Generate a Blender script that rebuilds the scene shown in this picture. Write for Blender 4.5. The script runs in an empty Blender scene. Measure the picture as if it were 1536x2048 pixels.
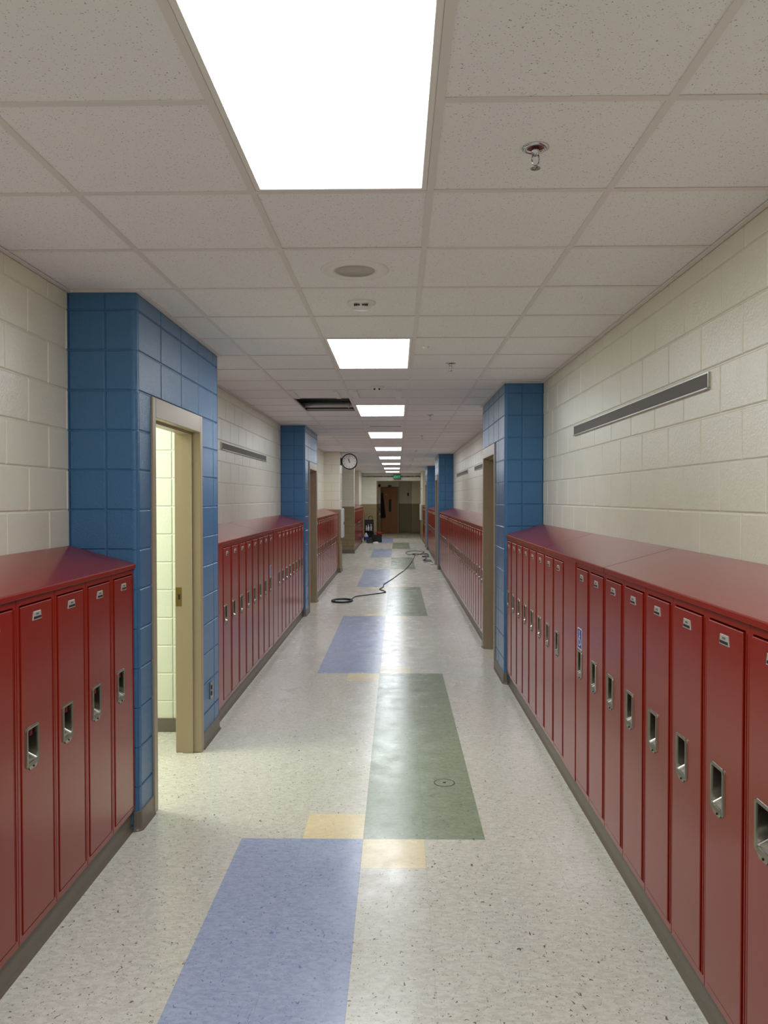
import bpy, bmesh, math, random
from mathutils import Vector, Matrix

random.seed(7)
scene = bpy.context.scene
COL = scene.collection
R = math.radians

# ------------------------------------------------------------------ camera
CAM = Vector((0.17173, 0.0, 1.7075))
YAW, PITCH, ROLL, FPX = 0.0171, -0.0181, -0.0010, 1552.2
def make_camera():
    cy, sy, cp, sp = math.cos(YAW), math.sin(YAW), math.cos(PITCH), math.sin(PITCH)
    fwd = Vector((-sy * cp, cy * cp, sp)); right = Vector((cy, sy, 0)); up = right.cross(fwd)
    cr, sr = math.cos(ROLL), math.sin(ROLL)
    r2 = right * cr + up * sr; u2 = up * cr - right * sr
    cd = bpy.data.cameras.new('camera'); cam = bpy.data.objects.new('camera', cd)
    cd.sensor_fit = 'VERTICAL'; cd.sensor_height = 24.0; cd.lens = FPX / 2048 * 24.0
    cd.clip_start = 0.05; cd.clip_end = 200
    m = Matrix((r2, u2, -fwd)).transposed().to_4x4(); m.translation = CAM
    cam.matrix_world = m
    COL.objects.link(cam); scene.camera = cam
make_camera()

# ------------------------------------------------------------------ world, exposure
w = bpy.data.worlds.new('world'); scene.world = w; w.use_nodes = True
w.node_tree.nodes['Background'].inputs[0].default_value = (1, 0.97, 0.92, 1)
w.node_tree.nodes['Background'].inputs[1].default_value = 0.02
scene.view_settings.view_transform = 'Standard'
scene.view_settings.look = 'None'
scene.view_settings.exposure = 0.36
scene.view_settings.gamma = 1.0
scene.view_settings.use_curve_mapping = False
PANEL = 12.5        # emission of the corridor ceiling panels
ROOM_PANEL = 17.0  # emission of the panel in the side room behind the open doorway
try:
    scene.cycles.max_bounces = 14; scene.cycles.diffuse_bounces = 12; scene.cycles.glossy_bounces = 4
    scene.cycles.sample_clamp_indirect = 6.0
except Exception:
    pass

# ------------------------------------------------------------------ material helpers
def lin(c):
    f = lambda v: v / 12.92 if v <= 0.04045 else ((v + 0.055) / 1.055) ** 2.4
    return tuple(f(v / 255.0) for v in c) + (1.0,)

class Mat:
    def __init__(s, name, rgb, rough=0.5, metal=0.0, spec=0.5, coat=0.0):
        s.m = bpy.data.materials.new(name); s.m.use_nodes = True
        s.t = s.m.node_tree; s.n = s.t.nodes; s.b = s.n['Principled BSDF']
        s.col = lin(rgb)
        s.b.inputs['Base Color'].default_value = s.col
        s.b.inputs['Roughness'].default_value = rough
        s.b.inputs['Metallic'].default_value = metal
        s.b.inputs['Specular IOR Level'].default_value = spec
        s.b.inputs['Coat Weight'].default_value = coat
        s.b.inputs['Coat Roughness'].default_value = 0.15
        s._pos = None
        s.m.diffuse_color = s.col
    def new(s, t, **kw):
        n = s.n.new(t)
        for k, v in kw.items():
            setattr(n, k, v)
        return n
    def link(s, a, b): s.t.links.new(a, b)
    def pos(s, scale=(1, 1, 1)):
        g = s.new('ShaderNodeNewGeometry'); mp = s.new('ShaderNodeMapping')
        mp.inputs['Scale'].default_value = scale
        s.link(g.outputs['Position'], mp.inputs['Vector']); return mp.outputs['Vector']
    def noise(s, scale, detail=3.0, rough=0.55, vec=None, dist=0.0):
        n = s.new('ShaderNodeTexNoise'); n.inputs['Scale'].default_value = scale
        n.inputs['Detail'].default_value = detail; n.inputs['Roughness'].default_value = rough
        n.inputs['Distortion'].default_value = dist
        s.link(vec or s.pos(), n.inputs['Vector']); return n.outputs['Fac']
    def ramp(s, fac, stops):
        r = s.new('ShaderNodeValToRGB'); e = r.color_ramp.elements
        while len(e) < len(stops): e.new(0.5)
        for q, (p, c) in zip(e, stops): q.position = p; q.color = c
        s.link(fac, r.inputs['Fac']); return r.outputs['Color']
    def mix(s, fac, a, b, mode='MIX'):
        n = s.new('ShaderNodeMix', data_type='RGBA', blend_type=mode)
        if isinstance(fac, float): n.inputs['Factor'].default_value = fac
        else: s.link(fac, n.inputs['Factor'])
        for i, v in ((6, a), (7, b)):
            if isinstance(v, tuple): n.inputs[i].default_value = v
            else: s.link(v, n.inputs[i])
        return n.outputs[2]
    def bump(s, height, strength, dist=0.01, normal=None):
        n = s.new('ShaderNodeBump'); n.inputs['Strength'].default_value = strength; n.inputs['Distance'].default_value = dist
        s.link(height, n.inputs['Height'])
        if normal: s.link(normal, n.inputs['Normal'])
        return n.outputs['Normal']
    def base(s, sock): s.link(sock, s.b.inputs['Base Color'])
    def normal(s, sock): s.link(sock, s.b.inputs['Normal'])
    def roughness(s, sock): s.link(sock, s.b.inputs['Roughness'])

def grey(v): return (v, v, v, 1)

def paint_block(name, rgb, rough, var=0.06, bump=0.35, grain=95):
    m = Mat(name, rgb, rough, spec=0.5)
    c = m.col; d = tuple(x * (1 - var * 2) for x in c[:3]) + (1,)
    m.base(m.mix(m.noise(2.2, 4), c, d))
    h = m.noise(grain, 3, 0.6); h2 = m.noise(14, 2)
    n = m.bump(h, bump, 0.006); m.normal(m.bump(h2, bump * 0.35, 0.01, n))
    return m.m

def vct(name, rgb, chip, chip2, rough=0.21, streak=0.85):
    """vinyl composition tile: stretched chips of darker and lighter colour under worn wax"""
    m = Mat(name, rgb, rough, spec=0.42)
    c = m.col
    v1 = m.pos((1.0, 0.75, 1))
    soft = m.noise(48, 4, 0.65, m.pos((0.55, 1.1, 1)), 0.6)
    col = m.mix(m.ramp(soft, [(0.40, grey(0)), (0.60, grey(streak))]), c, lin(chip2))
    spots = m.noise(72, 2, 0.5, v1, 0.9)
    col = m.mix(m.ramp(spots, [(0.665, grey(0)), (0.70, grey(0.95))]), col, lin(chip))
    spots2 = m.noise(125, 2, 0.5, m.pos((1.0, 0.7, 1)), 0.8)
    col = m.mix(m.ramp(spots2, [(0.64, grey(0)), (0.69, grey(0.5))]), col, lin(chip))
    m.base(col)
    m.roughness(m.ramp(m.noise(5, 4, 0.65), [(0.3, grey(rough * 0.8)), (0.75, grey(rough * 1.55))]))
    wav = m.noise(9, 3, 0.6, m.pos((0.7, 2.2, 1))); fine = m.noise(120, 2, 0.5)
    m.normal(m.bump(fine, 0.07, 0.002, m.bump(wav, 0.045, 0.006)))
    return m.m

def simple(name, rgb, rough=0.5, metal=0.0, spec=0.5, coat=0.0, var=0.0, scale=20, bump=0.0):
    m = Mat(name, rgb, rough, metal, spec, coat)
    if var:
        c = m.col; d = tuple(x * (1 - var) for x in c[:3]) + (1,)
        m.base(m.mix(m.noise(scale, 4), c, d))
    if bump: m.normal(m.bump(m.noise(scale * 6, 3), bump, 0.003))
    return m.m

def emit(name, rgb, strength):
    m = bpy.data.materials.new(name); m.use_nodes = True; t = m.node_tree; t.nodes.clear()
    e = t.nodes.new('ShaderNodeEmission'); o = t.nodes.new('ShaderNodeOutputMaterial')
    e.inputs[0].default_value = lin(rgb); e.inputs[1].default_value = strength
    t.links.new(e.outputs[0], o.inputs[0]); return m

def ceiling_mat():
    m = Mat('acoustic tile', (238, 237, 239), 0.95, spec=0.15)
    c = m.col
    holes = m.noise(190, 2, 0.5, None, 0.4)
    pit = m.ramp(holes, [(0.66, grey(0)), (0.70, grey(0.9))])
    col = m.mix(pit, c, lin((120, 110, 104)))
    m.base(m.mix(m.noise(3, 3), col, m.mix(0.94, grey(0.5), col)))
    m.normal(m.bump(m.noise(130, 3), 0.12, 0.004))
    return m.m

def wood_mat(name, a, b):
    m = Mat(name, a, 0.4)
    wv = m.new('ShaderNodeTexWave'); wv.inputs['Scale'].default_value = 3; wv.inputs['Distortion'].default_value = 5
    wv.inputs['Detail'].default_value = 3; m.link(m.pos((6, 6, 0.5)), wv.inputs['Vector'])
    m.base(m.mix(wv.outputs['Fac'], lin(a), lin(b))); return m.m

M = {}
M['cream'] = paint_block('cream block paint', (231, 227, 210), 0.29)
M['blue'] = paint_block('blue block paint', (62, 112, 156), 0.2, 0.04, 0.45, 150)
M['tan'] = paint_block('tan block paint', (146, 129, 94), 0.4)
M['plain_cream'] = simple('cream wall paint', (232, 226, 208), 0.5, var=0.08, scale=3)
M['room_cream'] = paint_block('pale room block paint', (238, 238, 218), 0.45)
M['tile_cream'] = vct('cream vinyl tile', (220, 218, 205), (92, 86, 78), (200, 197, 184))
M['tile_blue'] = vct('blue vinyl tile', (173, 184, 209), (112, 124, 166), (152, 165, 198))
M['tile_green'] = vct('green vinyl tile', (136, 148, 123), (92, 102, 80), (156, 166, 142))
M['tile_yellow'] = vct('yellow vinyl tile', (230, 212, 168), (196, 174, 124), (238, 224, 188))
M['slab'] = simple('floor joint', (150, 145, 135), 0.5, var=0.1)
M['acoustic'] = ceiling_mat()
M['tee'] = simple('ceiling tee white', (226, 220, 218), 0.45, var=0.04)
M['white'] = simple('white enamel', (234, 231, 228), 0.4, var=0.03)
M['deck'] = simple('plenum deck', (30, 29, 28), 0.9, var=0.2)
M['duct'] = simple('galvanised duct', (200, 205, 208), 0.4, 0.35, var=0.15)
M['red'] = simple('red locker enamel', (138, 24, 3), 0.30, spec=0.45, coat=0.45, var=0.06, scale=4, bump=0.02)
M['steel'] = simple('brushed stainless', (158, 154, 144), 0.24, 1.0, var=0.12, scale=60)
M['plate'] = simple('dull nickel plate', (182, 178, 170), 0.4, 0.3)
M['dark'] = simple('dark recess', (22, 18, 16), 0.6)
M['latch'] = simple('dark red latch', (120, 14, 16), 0.4)
M['base'] = simple('taupe rubber base', (112, 103, 90), 0.4, var=0.06)
M['frame'] = simple('beige door frame enamel', (164, 149, 124), 0.35, var=0.04)
M['strike'] = simple('bronze strike plate', (120, 98, 52), 0.4, 0.6)
M['leaf'] = wood_mat('brown door wood', (158, 100, 40), (126, 74, 26))
M['rail'] = simple('grey tack strip', (104, 100, 96), 0.7, var=0.05)
M['alu'] = simple('satin aluminium', (188, 184, 178), 0.35, 0.8)
M['black'] = simple('black plastic', (22, 22, 24), 0.45, var=0.1)
M['cord'] = simple('black cord rubber', (24, 36, 46), 0.45, var=0.15)
M['face'] = simple('clock face white', (226, 224, 222), 0.3, var=0.02)
M['signblue'] = simple('sign blue', (36, 58, 150), 0.4)
M['signwhite'] = simple('sign white', (238, 240, 244), 0.4)
M['exitbox'] = simple('exit sign dark green', (10, 34, 20), 0.35)
M['exitlit'] = emit('exit letters lit', (40, 215, 120), 0.75)
M['panel'] = emit('light panel diffuser', (241, 248, 254), PANEL)
M['roompanel'] = emit('side room light diffuser', (246, 250, 236), ROOM_PANEL)
M['alcove_fill'] = emit('added alcove fill light', (255, 238, 200), 3.0)  # glow of the unseen fill panel added to brighten the alcove
M['chrome'] = simple('chrome', (200, 205, 206), 0.15, 1.0)
M['oxide'] = simple('oxide red pipe', (120, 40, 44), 0.5)
M['mesh'] = simple('speaker grille', (205, 198, 194), 0.6, var=0.2, scale=200)
M['cabinet'] = simple('white cabinet enamel', (206, 208, 208), 0.4, var=0.03)
M['fabric'] = simple('dark navy cloth', (26, 24, 38), 0.9, var=0.2)
M['jug'] = simple('translucent white plastic', (196, 204, 214), 0.35, var=0.1)
M['juglabel'] = simple('blue label', (40, 70, 140), 0.4)
M['brightred'] = simple('bright red plastic', (160, 22, 30), 0.4)
M['rag'] = simple('yellow rag', (206, 200, 130), 0.9, var=0.15)
M['paper'] = simple('white paper', (228, 228, 230), 0.8)
M['green_alarm'] = simple('alarm red', (120, 30, 16), 0.4)
M['ivory'] = simple('ivory plate', (200, 204, 196), 0.4)

# ------------------------------------------------------------------ mesh helpers
class MB:
    def __init__(s): s.v = []; s.f = []; s.mi = []; s.mats = []; s.sm = []
    def _m(s, m):
        if m not in s.mats: s.mats.append(m)
        return s.mats.index(m)
    def add(s, vs, fs, m, smooth=False):
        o = len(s.v); s.v += [tuple(v) for v in vs]; k = s._m(m)
        for f in fs: s.f.append(tuple(o + i for i in f)); s.mi.append(k); s.sm.append(smooth)
    def box(s, a, b, m):
        (x0, y0, z0), (x1, y1, z1) = [min(p, q) for p, q in zip(a, b)], [max(p, q) for p, q in zip(a, b)]
        s.add([(x0, y0, z0), (x1, y0, z0), (x1, y1, z0), (x0, y1, z0), (x0, y0, z1), (x1, y0, z1), (x1, y1, z1), (x0, y1, z1)],
              [(3, 2, 1, 0), (4, 5, 6, 7), (0, 1, 5, 4), (1, 2, 6, 5), (2, 3, 7, 6), (3, 0, 4, 7)], m)
    def cbox(s, a, b, m, c=0.004):
        """box with chamfered edges (24 vertices)"""
        bm = bmesh.new(); bmesh.ops.create_cube(bm, size=1)
        lo = [min(p, q) for p, q in zip(a, b)]; hi = [max(p, q) for p, q in zip(a, b)]
        for v in bm.verts: v.co = Vector([lo[i] + (v.co[i] + 0.5) * (hi[i] - lo[i]) for i in range(3)])
        c = min(c, 0.45 * min(hi[i] - lo[i] for i in range(3)))
        bmesh.ops.bevel(bm, geom=bm.edges[:], offset=c, segments=1, affect='EDGES', profile=0.5)
        bm.verts.index_update()
        s.add([v.co[:] for v in bm.verts], [[v.index for v in f.verts] for f in bm.faces], m); bm.free()
    def loops(s, ls, m, cap0=False, cap1=False, smooth=False, closed=True):
        n = len(ls[0]); vs = [p for l in ls for p in l]; fs = []
        for i in range(len(ls) - 1):
            for j in range(n if closed else n - 1):
                k = (j + 1) % n
                fs.append((i * n + j, i * n + k, (i + 1) * n + k, (i + 1) * n + j))
        if cap0: fs.append(tuple(reversed(range(n))))
        if cap1: fs.append(tuple((len(ls) - 1) * n + j for j in range(n)))
        s.add(vs, fs, m, smooth)
    def lathe(s, prof, m, c=(0, 0, 0), axis='z', n=24, smooth=True, cap0=True, cap1=True):
        ls = []
        for r, h in prof:
            l = []
            for k in range(n):
                a = 2 * math.pi * k / n; u, v = r * math.cos(a), r * math.sin(a)
                p = {'z': (u, v, h), 'y': (u, h, v), 'x': (h, u, v)}[axis]
                l.append(tuple(c[i] + p[i] for i in range(3)))
            ls.append(l)
        s.loops(ls, m, cap0, cap1, smooth)
    def tube(s, pts, r, m, n=8, smooth=True):
        pts = [Vector(p) for p in pts]; ls = []; up = Vector((0, 0, 1))
        for i, p in enumerate(pts):
            t = (pts[min(i + 1, len(pts) - 1)] - pts[max(i - 1, 0)]).normalized()
            a = t.cross(up)
            if a.length < 1e-3: a = t.cross(Vector((1, 0, 0)))
            a.normalize(); b = a.cross(t)
            ls.append([tuple(p + a * (r * math.cos(2 * math.pi * k / n)) + b * (r * math.sin(2 * math.pi * k / n))) for k in range(n)])
        s.loops(ls, m, True, True, smooth)
    def mesh(s, name):
        me = bpy.data.meshes.new(name); me.from_pydata(s.v, [], s.f)
        for m in s.mats: me.materials.append(m)
        me.polygons.foreach_set('material_index', s.mi); me.polygons.foreach_set('use_smooth', s.sm)
        bm = bmesh.new(); bm.from_mesh(me); bmesh.ops.recalc_face_normals(bm, faces=bm.faces[:]); bm.to_mesh(me); bm.free()
        me.update(); return me
    def build(s, name, parent=None, loc=None, rot=0.0):
        return link(name, s.mesh(name), parent, loc, rot)

def link(name, me, parent=None, loc=None, rot=0.0):
    o = bpy.data.objects.new(name, me); COL.objects.link(o)
    if parent is not None: o.parent = parent
    if loc is not None: o.location = loc
    o.rotation_euler = (0, 0, rot)
    return o

def thing(name, label, cat, loc=(0, 0, 0), rot=0.0, group=None):
    o = bpy.data.objects.new(name, None); COL.objects.link(o); o.empty_display_size = 0.1
    o.location = loc; o.rotation_euler = (0, 0, rot)
    return tag(o, label, cat, group)
def tag(o, label, cat, group=None):
    o['label'] = label; o['category'] = cat
    if group: o['group'] = group
    return o
def struct(o): o['kind'] = 'structure'; return o
def part(o, mb_or_me, name, loc=None, rot=0.0):
    return link(name, mb_or_me.mesh(name) if isinstance(mb_or_me, MB) else mb_or_me, o, loc, rot)

# ------------------------------------------------------------------ dimensions
ZC = 2.7562
TF, TC = 0.3048, 0.6096
PY = 3.6724 / 12          # floor tile pitch along the corridor
D0 = 3.8548               # where the first blue and green fields meet
XC0, YC0 = -0.3239, 2.0717  # ceiling grid origin
WX = 1.50                 # face of the side walls
BX = 1.15                 # face of the blue doorway bays
Y0, YE = -3.0, 33.3       # corridor start (behind the camera) and end wall
ROTR, ROTL = -math.pi / 2, math.pi / 2
CO = 0.022                # course offset of the block work
CH, CL = 0.2032, 0.4064

# bays: name, side, y0, y1, frame y0, frame y1
BAYS = [('L', 3.93, 5.72, 4.150, 5.215), ('L', 11.12, 12.85, 11.60, 12.68),
        ('R', 7.10, 8.93, 7.765, 8.83), ('R', 18.45, 20.15, 18.80, 19.86), ('R', 25.4, 27.4, 25.9, 26.96)]
LEFT_GAP = (18.3, 23.82)  # side corridor on the left

# ------------------------------------------------------------------ floor
def floor():
    b = MB(); b.box((-4.2, Y0, -0.08), (1.7, 39.0, -0.0012), M['slab'])
    # side areas get the same cream vinyl as one sheet each
    fl = struct(b.build('floor'))
    cols = ['tile_cream', 'tile_blue', 'tile_green', 'tile_yellow']
    def colour(i, j):
        """i: tile column (0 = first on the far side of the centre seam), j: row counted from D0"""
        p, q = j // 12, j % 12
        if p % 2 == 0:
            if i in (0, 1): return 'tile_green'
            if i == -1 and q == 0: return 'tile_yellow'
            if i == -1 and q == 11: return 'tile_yellow'
        else:
            if i in (-1, -2): return 'tile_blue'
            if i == 0 and q == 11: return 'tile_yellow'
            if i == 0 and q == 0: return 'tile_yellow'
        return 'tile_cream'
    meshes = {}
    def tmesh(kind, wd):
        k = (kind, round(wd, 4))
        if k not in meshes:
            m = MB(); g = 0.00012; e = 0.0004
            lo = [(g, g), (wd - g, g), (wd - g, PY - g), (g, PY - g)]
            li = [(g + e, g + e), (wd - g - e, g + e), (wd - g - e, PY - g - e), (g + e, PY - g - e)]
            m.loops([[(x, y, -0.0012) for x, y in lo], [(x, y, -0.00025) for x, y in lo], [(x, y, 0) for x, y in li]], M[kind], False, True)
            meshes[k] = m.mesh('floor_tile')
        return meshes[k]
    far = MB(); n = 0
    lim = 1.1995
    for j in range(-11, 97):
        y = D0 + j * PY
        for i in range(-4, 4):
            x0, x1 = max(i * TF, -lim), min((i + 1) * TF, lim)
            if j < 22 and n < 296:
                link('floor_tile', tmesh(colour(i, j), x1 - x0), fl, (x0, y, 0)); n += 1
            else:
                far.add([(x0, y, 0), (x1, y, 0), (x1, y + PY, 0), (x0, y + PY, 0)], [(0, 1, 2, 3)], M[colour(i, j)])
    # behind the camera, the doorway alcove and the side corridor, past the end wall
    def sheet(x0, y0, x1, y1):
        far.add([(x0, y0, 0), (x1, y0, 0), (x1, y1, 0), (x0, y1, 0)], [(0, 1, 2, 3)], M['tile_cream'])
    sheet(-1.7, Y0, 1.7, D0 - 11 * PY); sheet(-4.2, D0, -lim, 5.9); sheet(-4.2, 17.4, -lim, 24.2)
    sheet(-lim, D0 + 97 * PY, lim, 39.0); sheet(-1.5, 28, -lim, 34); sheet(lim, 27, 1.5, 34)
    for (s, a, bb, c, d) in BAYS[1:]:
        if s == 'L': sheet(-1.5, a, -lim, bb)
        else: sheet(lim, a, 1.5, bb)
    f = far.build('far_tile', fl); f['kind'] = 'stuff'
floor()

# ------------------------------------------------------------------ ceiling
LIGHT_ROWS = [-7, -1, 5, 11, 17, 23, 29, 35, 41, 47]
HOLE = (-1, 10)           # column, first row of the open tile
def ceiling():
    b = MB(); t = 0.03; zt = 3.6
    b.box((-1.75, Y0, zt), (1.75, YE + 0.4, zt + t), M['deck'])
    b.box((-1.75, Y0, ZC + 0.03), (-1.72, YE + 0.4, zt), M['deck']); b.box((1.72, Y0, ZC + 0.03), (1.75, YE + 0.4, zt), M['deck'])
    b.box((-1.75, Y0 - .03, ZC + 0.03), (1.75, Y0, zt), M['deck']); b.box((-1.75, YE + 0.4, ZC + .03), (1.75, YE + .43, zt), M['deck'])
    c = struct(b.build('ceiling'))
    tees = [XC0 + k * TC for k in (-1, 0, 1, 2)]
    xs = [-1.56] + tees + [1.56]
    light = set((0, r + d) for r in LIGHT_ROWS for d in (0, 1)) | {(HOLE[0], HOLE[1]), (HOLE[0], HOLE[1] + 1)}
    meshes = {}
    far = MB(); ftee = MB()
    for r in range(-8, 51):
        y = YC0 + r * TC
        for ci in range(5):
            if (ci - 2, r) in light: continue
            x0, x1 = xs[ci], xs[ci + 1]; wd = x1 - x0
            if -3 <= r <= 26:
                k = round(wd, 3)
                if k not in meshes:
                    m = MB(); m.cbox((0.004, 0.004, 0), (wd - 0.004, TC - 0.004, 0.016), M['acoustic'], 0.002); meshes[k] = m.mesh('ceiling_tile')
                link('ceiling_tile', meshes[k], c, (x0, y, ZC + 0.003 + random.uniform(0, .0012)))
            else: far.box((x0 + 0.004, y + 0.004, ZC + 0.003), (x1 - 0.004, y + TC - 0.004, ZC + 0.019), M['acoustic'])
    far.build('far_ceiling_tile', c)['kind'] = 'stuff'
    # inverted T grid: long mains and short cross tees
    mt = MB(); mt.box((-0.012, Y0, 0), (0.012, YE, 0.003), M['tee']); mt.box((-0.001, Y0, 0.003), (0.001, YE, 0.03), M['tee'])
    me = mt.mesh('main_tee')
    for x in tees: link('main_tee', me, c, (x, 0, ZC))
    cts = {}
    for r in range(-8, 51):
        y = YC0 + r * TC
        for ci in range(5):
            if (ci - 2, r) in light and (ci - 2, r - 1) in light: continue
            x0, x1 = xs[ci] + 0.012, xs[ci + 1] - 0.012
            if -3 <= r <= 26:
                k = round(x1 - x0, 3)
                if k not in cts:
                    m = MB(); m.box((0, -0.012, 0), (x1 - x0, 0.012, 0.0026), M['tee']); m.box((0, -0.001, 0.0026), (x1 - x0, 0.001, 0.03), M['tee']); cts[k] = m.mesh('cross_tee')
                link('cross_tee', cts[k], c, (x0, y, ZC + 0.0002))
            else: ftee.box((x0, y - 0.012, ZC), (x1, y + 0.012, ZC + 0.0026), M['tee'])
    ftee.build('far_cross_tee', c)['kind'] = 'stuff'
    # plain ceilings of the side spaces
    for a, bb in (((-4.2, 3.9, 2.757), (-1.33, 5.8, 2.80)), ((-4.2, 17.6, 2.757), (-1.561, 24.2, 2.80)), ((-1.6, YE, 2.60), (1.6, 39, 2.66))):
        m = MB(); m.box(a, bb, M['acoustic']); struct(m.build('ceiling'))
ceiling()

def trims():
    """white wall angle where the grid meets walls and bays"""
    n = 1
    segs = []
    def side(sgn, bays, start, end):
        y = start
        for (a, b) in bays:
            segs.append((sgn * WX, y, sgn * (WX - 0.022), a)); segs.append((sgn * BX, a - 0.022, sgn * (BX - 0.022), b + 0.022))
            segs.append((sgn * (WX - 0.022), a, sgn * BX, a - 0.022)); segs.append((sgn * (WX - 0.022), b, sgn * BX, b + 0.022))
            y = b
        segs.append((sgn * WX, y, sgn * (WX - 0.022), end))
    side(-1, [(b[1], b[2]) for b in BAYS if b[0] == 'L'], Y0, 17.65)
    side(1, [(b[1], b[2]) for b in BAYS if b[0] == 'R'], Y0, YE)
    segs.append((-WX, 23.84, -WX + 0.022, YE)); segs.append((-1.3, YE, 1.3, YE - 0.022))
    for (x0, y0, x1, y1) in segs:
        m = MB(); m.box((x0, y0, ZC - 0.007), (x1, y1, ZC - 0.0002), M['tee'])
        struct(m.build('trim_%d' % n)); n += 1
trims()

# ------------------------------------------------------------------ block walls
BLOCK_MESH = {}
def block_mesh(wd, h, mat):
    k = (round(wd, 3), round(h, 3), mat.name)
    if k not in BLOCK_MESH:
        g, d, e = 0.0035, 0.008, 0.0045
        lo = [(g, g), (wd - g, g), (wd - g, h - g), (g, h - g)]
        li = [(g + e, g + e), (wd - g - e, g + e), (wd - g - e, h - g - e), (g + e, h - g - e)]
        m = MB()
        m.loops([[(x, d, z) for x, z in lo], [(x, 0.0035, z) for x, z in lo], [(x, 0, z) for x, z in li]], mat, False, True)
        BLOCK_MESH[k] = m.mesh('concrete_block')
    return BLOCK_MESH[k]

def lay(root, plane, axis, a0, a1, z0, z1, joint, bond, matf, openings=()):
    """lay blocks over a wall face. axis: 'R'/'L' (face at x = plane) or 'F' (face at y = plane, seen from the front)"""
    n0 = int(math.floor((z0 - CO) / CH)); n1 = int(math.ceil((z1 - CO) / CH))
    for k in range(n0, n1):
        b0, b1 = max(z0, CO + k * CH), min(z1, CO + (k + 1) * CH)
        if b1 - b0 < 0.02: continue
        off = joint + (CL / 2 if (bond == 'running' and k % 2) else 0)
        i = int(math.floor((a0 - off) / CL))
        while off + i * CL < a1 - 1e-4:
            p0, p1 = max(a0, off + i * CL), min(a1, off + (i + 1) * CL); i += 1
            cells = [(p0, p1, b0, b1)]
            for (oa, ob, oz0, oz1) in openings:
                nxt = []
                for (q0, q1, c0, c1) in cells:
                    if q1 <= oa or q0 >= ob or c1 <= oz0 or c0 >= oz1: nxt.append((q0, q1, c0, c1)); continue
                    if q0 < oa: nxt.append((q0, oa, c0, c1))
                    if q1 > ob: nxt.append((ob, q1, c0, c1))
                    q0, q1 = max(q0, oa), min(q1, ob)
                    if c0 < oz0: nxt.append((q0, q1, c0, oz0))
                    if c1 > oz1: nxt.append((q0, q1, oz1, c1))
                cells = nxt
            for (q0, q1, c0, c1) in cells:
                if q1 - q0 < 0.02 or c1 - c0 < 0.015: continue
                me = block_mesh(q1 - q0, c1 - c0, matf((c0 + c1) / 2))
                if axis == 'R': link('concrete_block', me, root, (plane, q1, c0), ROTR)
                elif axis == 'L': link('concrete_block', me, root, (plane, q0, c0), ROTL)
                else: link('concrete_block', me, root, (q0, plane, c0), 0)

cream = lambda z: M['cream']
blue = lambda z: M['blue']
two = lambda z: M['tan'] if z < 1.42 else M['cream']
ZW = ZC - 0.0015

def side_wall(name, sgn, y0, y1, blocks=True, zb=1.37):
    b = MB(); x = sgn * (WX + 0.006)
    b.box((x, y0, 0), (sgn * 1.7, y1, ZW), M['cream'])
    o = struct(b.build(name))
    if blocks: lay(o, sgn * WX, 'R' if sgn > 0 else 'L', max(y0, 0.8), y1, zb, ZW, 3.631 if sgn > 0 else 3.498, 'running', cream)
    return o
side_wall('wall_left', -1, Y0, 3.93); side_wall('wall_left', -1, 5.72, 11.12); side_wall('wall_left', -1, 12.85, 17.66)
side_wall('wall_left', -1, 23.84, YE, False)
side_wall('wall_right', 1, Y0, 7.10); side_wall('wall_right', 1, 8.93, 18.45)
side_wall('wall_right', 1, 20.15, 25.4, False); side_wall('wall_right', 1, 27.4, YE, False)
b = MB(); b.box((-1.7, Y0 - 0.1, 0), (1.7, Y0, 3.0), M['plain_cream']); struct(b.build('wall_back'))

FH, FHI = 2.255, 2.145     # frame head: outer and inner height
def bay(sgn, y0, y1, f0, f1, near):
    x0, x1 = sgn * (BX + 0.006), sgn * (BX + 0.17)
    b = MB()
    b.box((sgn * (BX + .17), y0 + 0.006, 0), (sgn * 1.7, y0 + 0.10, ZW), M['blue'])
    b.box((sgn * (BX + .17), y1 - 0.045, 0), (sgn * 1.7, y1 - 0.006, ZW), M['blue'])
    b.box((x0, y0 + 0.006, 0), (x1, f0 + 0.01, ZW), M['blue']); b.box((x0, f1 - 0.01, 0), (x1, y1 - 0.006, ZW), M['blue'])
    b.box((x0, f0 + 0.01, FH - 0.01), (x1, f1 - 0.01, ZW), M['blue'])
    o = struct(b.build('wall_left' if sgn < 0 else 'wall_right'))
    r = 0.026
    a, c = sorted((sgn * WX, sgn * (BX + r)))
    lay(o, y0, 'F', a, c, 0.0, ZW, sgn * (BX + 0.163) if near else a, 'stack', blue)
    lay(o, sgn * BX, 'R' if sgn > 0 else 'L', y0 + r, y1 - r, 0.0, ZW, y0, 'stack', blue, [(f0 + 0.012, f1 - 0.012, -1, FH - 0.012)])
    # rounded outer corners, one bullnose piece per course
    for yc, dy in ((y0 + r, -1), (y1 - r, 1)):
        k = 0
        while CO + (k - 1) * CH < ZW:
            z0, z1 = max(0, CO + (k - 1) * CH) + 0.002, min(ZW, CO + k * CH) - 0.002; k += 1
            if z1 - z0 < 0.02: continue
            key = ('bull', sgn, dy, round(z1 - z0, 3))
            if key not in BLOCK_MESH:
                m = MB(); pts = []
                for q in range(6):
                    t = q / 5 * math.pi / 2
                    pts.append((-sgn * r * math.cos(t), dy * r * math.sin(t)))
                ring = pts + [(sgn * 0.006, dy * r), (sgn * 0.006, 0)]
                m.loops([[(x, y, 0) for x, y in ring], [(x, y, z1 - z0) for x, y in ring]], M['blue'], True, True)
                BLOCK_MESH[key] = m.mesh('corner_block')
            link('corner_block', BLOCK_MESH[key], o, (sgn * (BX + r), yc, z0))
    return o
for i, (s, y0, y1, f0, f1) in enumerate(BAYS):
    bay(-1 if s == 'L' else 1, y0, y1, f0, f1, True)

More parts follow.
